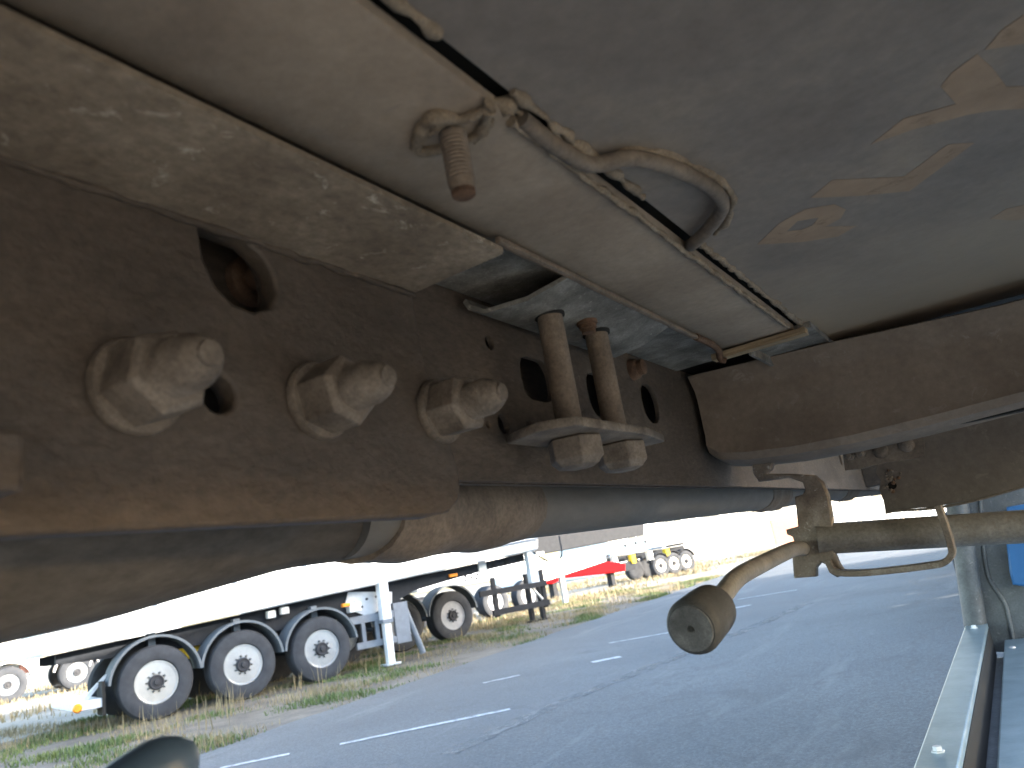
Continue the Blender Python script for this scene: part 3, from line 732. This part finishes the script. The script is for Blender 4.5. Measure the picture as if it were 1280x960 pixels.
# ---- bent clamp tray and the two long clamp bolts
N = 12; rings = []
for k in range(N + 1):
    y = .612 + .30 * k / N
    dz = .006 * ((k / N) - .5) ** 2 * 4
    lead = .012 * math.exp(-k / 1.3)
    rings.append([(-.300, y + .035 * (1 - k / N), 1.375), (-.345, y + .018 * (1 - k / N), 1.366 - dz), (-.385, y, 1.362 - dz), (-.404, y, 1.366), (-.409, y, 1.376), (-.405, y, 1.3785), (-.401, y, 1.371), (-.385, y, 1.3665 - dz), (-.345, y + .018 * (1 - k / N), 1.3705 - dz), (-.300, y + .035 * (1 - k / N), 1.379)])
MB().loft(rings).build('clamp_tray', 'galv', T, 35)
RY = (.700, .811); RX = -.36
for y in RY:
    r_ = MB().lathe((RX, y, 1.374), (0, 0, -1), [(0, .0138), (.125, .0138), (.155, .0135)], 24).build('clamp_bolt', 'rod', T, 40)
    MB().lathe((RX, y, 1.3655), (0, 0, -1), [(0, .0168), (.004, .0165)], 22).build('bore_edge', 'black', r_, 40)
    MB().lathe((RX, y + .002, 1.2275), (0, 0, -1), [(0, .0285), (.002, .0295), (.022, .0295), (.026, .025), (.029, .0225), (.031, .0135)], 6, .35).build('clamp_nut', 'nut', r_, False, .0014)
MB().lathe((RX + .012, .765, 1.366), (0, 0, -1), [(0, .012), (.004, .012), (.005, .010), (.009, .010), (.010, .008), (.014, .008)], 16).build('small_bolt', 'rust', T, 40)
cp = [(-.402, .640), (-.355, .622), (-.322, .640), (-.318, .80), (-.332, .885), (-.402, .885)]
sheet('clamp_plate', 'nut', T, cp, [], 2, 1.2285, .0095, .0015)
MB().lathe((-.42, 1.047, 1.368), (1, 0, 0), [(0, .017), (.004, .016), (.010, .015), (.012, .012), (.020, .0115), (.022, .008)], 14).build('hose_clip', 'rust', T, 50)
MB().box(-.3185, -.28, .83, .93, 1.381, 1.3905).build('shim', 'black', T)

# ---- crossmember: pressed section, lip on top, rolled lower edge
def cm(x, top, bot):
    h = top - bot
    return [(x, 1.44, top + .004), (x, 1.264, top + .003), (x, 1.261, top + .001), (x, 1.262, top - .002), (x, 1.280, top - .024), (x, 1.284, top - .038), (x, 1.282, bot + .035), (x, 1.276, bot + .018), (x, 1.283, bot + .006), (x, 1.302, bot), (x, 1.36, bot - .003), (x, 1.44, bot + .01)]
prm = [(-.408, 1.381, 1.244), (-.39, 1.381, 1.228), (-.35, 1.379, 1.219), (-.27, 1.375, 1.211), (-.18, 1.371, 1.208), (-.08, 1.364, 1.210), (.05, 1.355, 1.215), (.2, 1.352, 1.218), (.6, 1.350, 1.218), (1.15, 1.350, 1.218)]
rings = []
for i in range(len(prm) - 1):
    for k in range(4):
        t = k / 4; rings.append(cm(*[prm[i][j] * (1 - t) + prm[i + 1][j] * t for j in range(3)]))
rings.append(cm(*prm[-1]))
cmb = MB().loft(rings).build('crossmember', 'cross', T, 38)
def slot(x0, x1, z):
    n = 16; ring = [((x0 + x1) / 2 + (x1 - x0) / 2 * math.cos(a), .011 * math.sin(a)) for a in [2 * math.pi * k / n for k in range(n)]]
    MB().loft([[(x, 1.322 + u, z) for x, u in ring], [(x, 1.322 + u, z + .006) for x, u in ring]]).build('dark_slot_inset', 'black', cmb)  # solid black inset, paints the shade inside a slot opening
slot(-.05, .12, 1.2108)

# ---- hanging panel behind the crossmember with riveted angle and torn rusty corner
Yp = 1.452
po = [(1098, 582), (1094, 590), (1101, 600), (1099, 612), (1104, 625), (1107, 640), (1122, 637), (1165, 634), (1215, 625), (1262, 612), (1300, 600), (1500, 560), (1500, 440), (1300, 500), (1090, 540), (1090, 566)]
sheet('hanging_panel', 'panelm', T, px_outline(po, 1, Yp), [px_outline([(1115 + 6 * math.cos(a), 607 + 5 * math.sin(a)) for a in [k * .524 for k in range(12)]], 1, Yp)], 1, Yp, .004, .0006)
ap = [(1052, 552), (1056, 588), (1078, 586), (1098, 580), (1156, 571), (1154, 530), (1052, 540)]
sheet('angle_plate', 'strapm', T, px_outline(ap, 1, Yp - .006), [], 1, Yp - .006, .0055, .0008)
for px_, py_, r_ in ((1101, 564, .0125), (1133, 556, .0125)):
    q = pl(px_, py_, 1, Yp - .006); MB().lathe(q, (0, -1, 0), [(0, r_), (.003, r_), (.006, r_ * .8), (.0075, r_ * .3)], 20).build('rivet', 'nut', T, 40)
for px_, py_ in ((1063, 570), (1076, 567)):
    q = pl(px_, py_, 1, Yp - .006); MB().lathe(q, (0, -1, 0), [(0, .009), (.008, .009), (.0085, .005), (.022, .005)], 6).build('small_nut', 'strapm', T, False, .001)
for k in range(16):
    q = pl(rnd.uniform(1104, 1126), rnd.uniform(588, 618), 1, Yp - .0005)
    s = rnd.uniform(.0015, .004)
    MB().lathe(q, (rnd.uniform(-.4, .4), -1, rnd.uniform(-.4, .4)), [(-.002, s), (.0008, s * .9), (.0022, s * .4)], 7).build('rust_scab', 'rust' if k % 3 == 0 else 'strapm', T, 50)
MB().lathe(pl(1115, 607, 1, Yp + .006), (0, 1, 0), [(0, .011), (.02, .011)], 14).build('dark_hole_backing', 'black', T)  # black disc added so the hole looks dark, not see-through
rp_ = [pl(*p, 1, Yp + .002) for p in ((1107, 641), (1122, 638.5), (1165, 635.5), (1215, 626.5), (1262, 613.5), (1300, 601.5))]
MB().tube(smooth_path(rp_, 6), .0022, 8).build('rolled_hem', 'strapm', T, 60)

# ---- long tube outside the rail, with its wide sleeve and strap
ty, tz, rt = -.60, 1.222, .075
tb = MB()
TZ = lambda y: 1.194 + .0155 * max(0, y - .75)
path = [(-.60, y, TZ(y)) for y in (.60, .8, 1.0, 1.4, 2.0, 3.0, 4.5, 6.0)]
tb.tube(path, [.046] * 8, 36).build('long_tube', 'tubeg', T, 40)
pth = [(-.615, y, z) for y, z in ((-1.0, 1.20), (.0, 1.205), (.27, 1.212), (.42, 1.208), (.55, 1.201), (.66, 1.196), (.70, 1.195))]
MB().tube(smooth_path(pth, 5), [.108] * 5 + [.105] * 5 + [.098, .095, .092, .088, .083] + [.078, .073, .068, .063, .058] + [.055, .053, .0515, .050, .049] + [.0485] * 6, 36).build('tube_sleeve', 'tube', T, 40)
def strap(y0, y1, r0, r1, name='strap'):
    b = MB(); n = 24; rings = []
    for k in range(n + 1):
        t = k / n; y = y0 + (y1 - y0) * t
        bul = .0015 * math.sin(math.pi * t) + .0045 * math.sin(2 * math.pi * t) ** 4
        rr = r0 + (r1 - r0) * t + bul
        rings.append([(-.60 + rr * math.cos(a), y + .03 * math.cos(a), TZ(y) + rr * math.sin(a)) for a in [rad(-170 + 23.9 * j) for j in range(16)]] +
                     [(-.60 + (rr - .006) * math.cos(a), y + .03 * math.cos(a), TZ(y) + (rr - .006) * math.sin(a)) for a in [rad(-170 + 23.9 * j) for j in reversed(range(16))]])
    return b.loft(rings).build(name, 'strapm', T, 50)
strap(.62, .93, .0520, .0490)
strap(2.20, 2.42, .049, .049)
strap(3.4, 3.7, .049, .049)

# ---- crank handle: hook bracket, shaft, guard loop, lever, rubber grip
YB = 1.325
hb = [(939, 574), (941, 592), (948, 602), (985, 597), (1003, 603), (1006, 612), (1003, 618), (993, 621), (997, 658), (982, 662), (983, 668), (990, 671), (996, 688), (990, 698), (992, 723), (1020, 721), (1020, 710), (1026, 703), (1032, 706), (1036, 716), (1046, 722), (1058, 718), (1049, 706), (1042, 690), (1040, 650), (1035, 620), (1028, 602), (1018, 594), (990, 592), (955, 592), (962, 588), (968, 572)]
sheet('hook_bracket', 'bracket', T, px_outline(hb, 1, YB), [], 1, YB, .022, .003)
sh0, sh1 = pl(1022, 674, 1, YB + .012), at(1330, 655, 1.12)
d = (sh1 - sh0).normalized()
MB().tube([sh0, sh0 + d * .12, sh0 + d * .24, sh1, sh1 + d * .35], .0243, 28).build('shaft', 'lever', T, 40)
lpts = [pl(1036, 700, 1, YB + .004), pl(1046, 714, 1, YB), pl(1075, 716, 1, YB - .004), pl(1120, 712, 1, YB - .012), pl(1160, 707, 1, YB - .02), pl(1180, 703, 1, YB - .024), pl(1190, 692, 1, YB - .026), pl(1188, 678, 1, YB - .027), pl(1181, 655, 1, YB - .028), pl(1173, 632, 1, YB - .024)]
lp = smooth_path(lpts, 6)
rings = []
for i, p in enumerate(lp):
    t_ = (lp[min(i + 1, len(lp) - 1)] - lp[max(i - 1, 0)]).normalized(); y_ = Vector((0, 1, 0)); n_ = t_.cross(y_).normalized()
    rings.append([p + n_ * .0045 - y_ * .016, p - n_ * .0045 - y_ * .016, p - n_ * .0045 + y_ * .018, p + n_ * .0045 + y_ * .018])
MB().loft(rings).build('guard_loop', 'bracket', T, 40, .0012)
lev = smooth_path([pl(1004, 686, 1, YB + .005), at(990, 687, 1.17), at(950, 706, 1.03), at(922, 722, .94), at(905, 742, .885), at(893, 762, .85)], 6)
MB().tube(lev, .0115, 20).build('lever', 'lever', T, 40)
g0, g1 = at(891, 760, .83), at(864, 786, .775)
gd = (g1 - g0).normalized(); L = (g1 - g0).length
gp_ = MB().lathe(g0, gd, [(0, .013), (.0, .0245), (.003, .0265), (.015, .0275), (L * .6, .0285), (L - .008, .029), (L - .003, .0275), (L, .0245), (L, .002)], 32).build('rubber_grip', 'rubber', T, 40)
MB().lathe(g1, gd, [(.0002, .0235), (.0012, .0225), (.0012, .004), (-.001, .002)], 28).build('grip_end', 'rubber_end', gp_, 40)
MB().lathe(g1 + gd * .0012, gd, [(0, .0028), (.0004, .0024)], 10).build('grip_dimple', 'black', gp_)

# ---- galvanised channel, box lid and post ahead on the right
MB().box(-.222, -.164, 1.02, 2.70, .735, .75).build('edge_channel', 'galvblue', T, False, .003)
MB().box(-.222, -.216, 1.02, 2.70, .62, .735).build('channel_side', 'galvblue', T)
MB().box(-.170, -.164, 1.02, 2.70, .66, .735).build('channel_side', 'black', T)  # matt black paints in the shade of the deep gap
for y in (1.36, 2.62): MB().lathe((-.195, y, .75), (0, 0, 1), [(0, .010), (.002, .010), (.0025, .007), (.008, .0065)], 6).build('hex_screw', 'zinc', T)
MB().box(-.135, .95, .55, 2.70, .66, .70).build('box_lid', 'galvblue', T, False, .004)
for x, y in ((-.115, 1.42), (-.115, 2.55), (-.09, 1.2), (0.0, 2.6)): MB().lathe((x, y, .70), (0, 0, 1), [(0, .009), (.0025, .009), (.004, .005)], 12).build('lid_screw', 'zinc', T)
MB().box(-.21, .95, .56, 2.69, .02, .655).build('storage_box', 'galvpost', T)
Y2 = 2.72
pp = [(1196, 560), (1330, 540), (1330, 815), (1226, 815)]
sheet('post_panel', 'galvpost', T, px_outline(pp, 1, Y2), [], 1, Y2, .02, .002)
q0, q1 = pl(1186, 560, 1, Y2 - .02), pl(1222, 800, 1, Y2 - .02)
MB().tube([q0, q1], .030, 20).build('post_edge', 'galvpost', T, 40)
ep = [pl(*p, 1, Y2 - .001) for p in ((1224, 585), (1226, 640), (1230, 690), (1236, 722), (1248, 742), (1258, 760), (1266, 800))]
MB().tube(smooth_path(ep, 6), .006, 8).build('pressed_rib', 'galvpost', T, 60)
bl1 = [(1258, 680), (1276, 672), (1300, 672), (1300, 728), (1284, 734), (1266, 731), (1262, 715)]
sheet('blue_handle', 'blue', T, px_outline(bl1, 1, Y2 - .06), [], 1, Y2 - .06, .05, .006)
bl2 = [(1258, 634), (1300, 627), (1300, 660), (1262, 660)]
sheet('blue_handle', 'blue', T, px_outline(bl2, 1, Y2 - .03), [], 1, Y2 - .03, .025, .004)

# ---- dark cap poking up at the lower edge of the picture
k0 = at(236, 938, .42); kd = (at(160, 1000, .40) - k0).normalized()
MB().tube([k0 - kd * .004, k0, k0 + kd * .006, k0 + kd * .014, k0 + kd * .03, k0 + kd * .08, k0 + kd * .16], [.004, .010, .0155, .019, .021, .0225, .024], 24).build('valve_cap', 'knob', T, 60)
# ---- running gear behind the camera, out of the picture
for y in (-6.4, -5.1, -3.8):
    for sx, fl in ((-1.24, False), (1.24, True)):
        e = wheel(T, 0, 0, False, True); e.location = (sx, y, .51); e.rotation_euler = (0, 0, rad(-90 if sx < 0 else 90))
    MB().tube([(-1, y, .51), (1, y, .51)], .065, 10).build('axle', 'web', T, 40)
MB().box(.42, .52, -9, 1.27, 1.195, 1.376).build('frame_rail', 'web', T)

# ================================================================== TALL TRAILERS ALONGSIDE AND AHEAD (placed to shade the road)
def shade_boxtrailer(x0, y0, y1, label, shade_skirts):
    e = empty('shade_box_trailer', (x0, y0, 0)); tag(e, label, 'trailer', 'box trailers placed around the camera to shade the road')
    L = y1 - y0
    MB().box(0, 2.55, 0, L, 1.12, 4.0).build('shade_cargo_box', 'white', e, False, .03)
    MB().box(.5, .62, .2, L - .2, .8, 1.118).build('chassis_beam', 'dgrey', e); MB().box(1.9, 2.02, .2, L - .2, .8, 1.118).build('chassis_beam', 'dgrey', e)  # beams of the trailer placed for shade
    for k in range(3):
        y = 2.0 + 1.31 * k
        for sx, rz in ((.02, -90), (2.53, 90)):
            w_ = wheel(e, 0, 0); w_.location = (sx, y, .51); w_.rotation_euler = (0, 0, rad(rz))
        MB().tube([(.2, y, .51), (2.3, y, .51)], .065, 10).build('axle', 'dgrey', e, 40)
    for x in (.5, 1.85):
        MB().box(x, x + .15, L - 3, L - 2.85, .03, 1.0).build('landing_leg', 'mgrey', e); MB().box(x - .08, x + .23, L - 3.08, L - 2.77, 0.01, .03).build('leg_foot', 'mgrey', e)  # legs of the trailer placed for shade
    for a, b in shade_skirts: MB().box(2.50, 2.53, a, b, .25, 1.10).build('shade_skirt', 'guard', e)  # added to block low sun; gaps leave light streaks on the road
shade_boxtrailer(3.2, 2.9, 13.0, 'unseen white box trailer added alongside to shade the road', [(5.4, 9.8)])  # added out of view, its shadow covers the near road
shade_boxtrailer(-.8, 8.6, 24.6, 'white box trailer placed in line ahead to shade the road', [(.2, 1.4), (5.3, 7.3), (7.42, 15.6)])
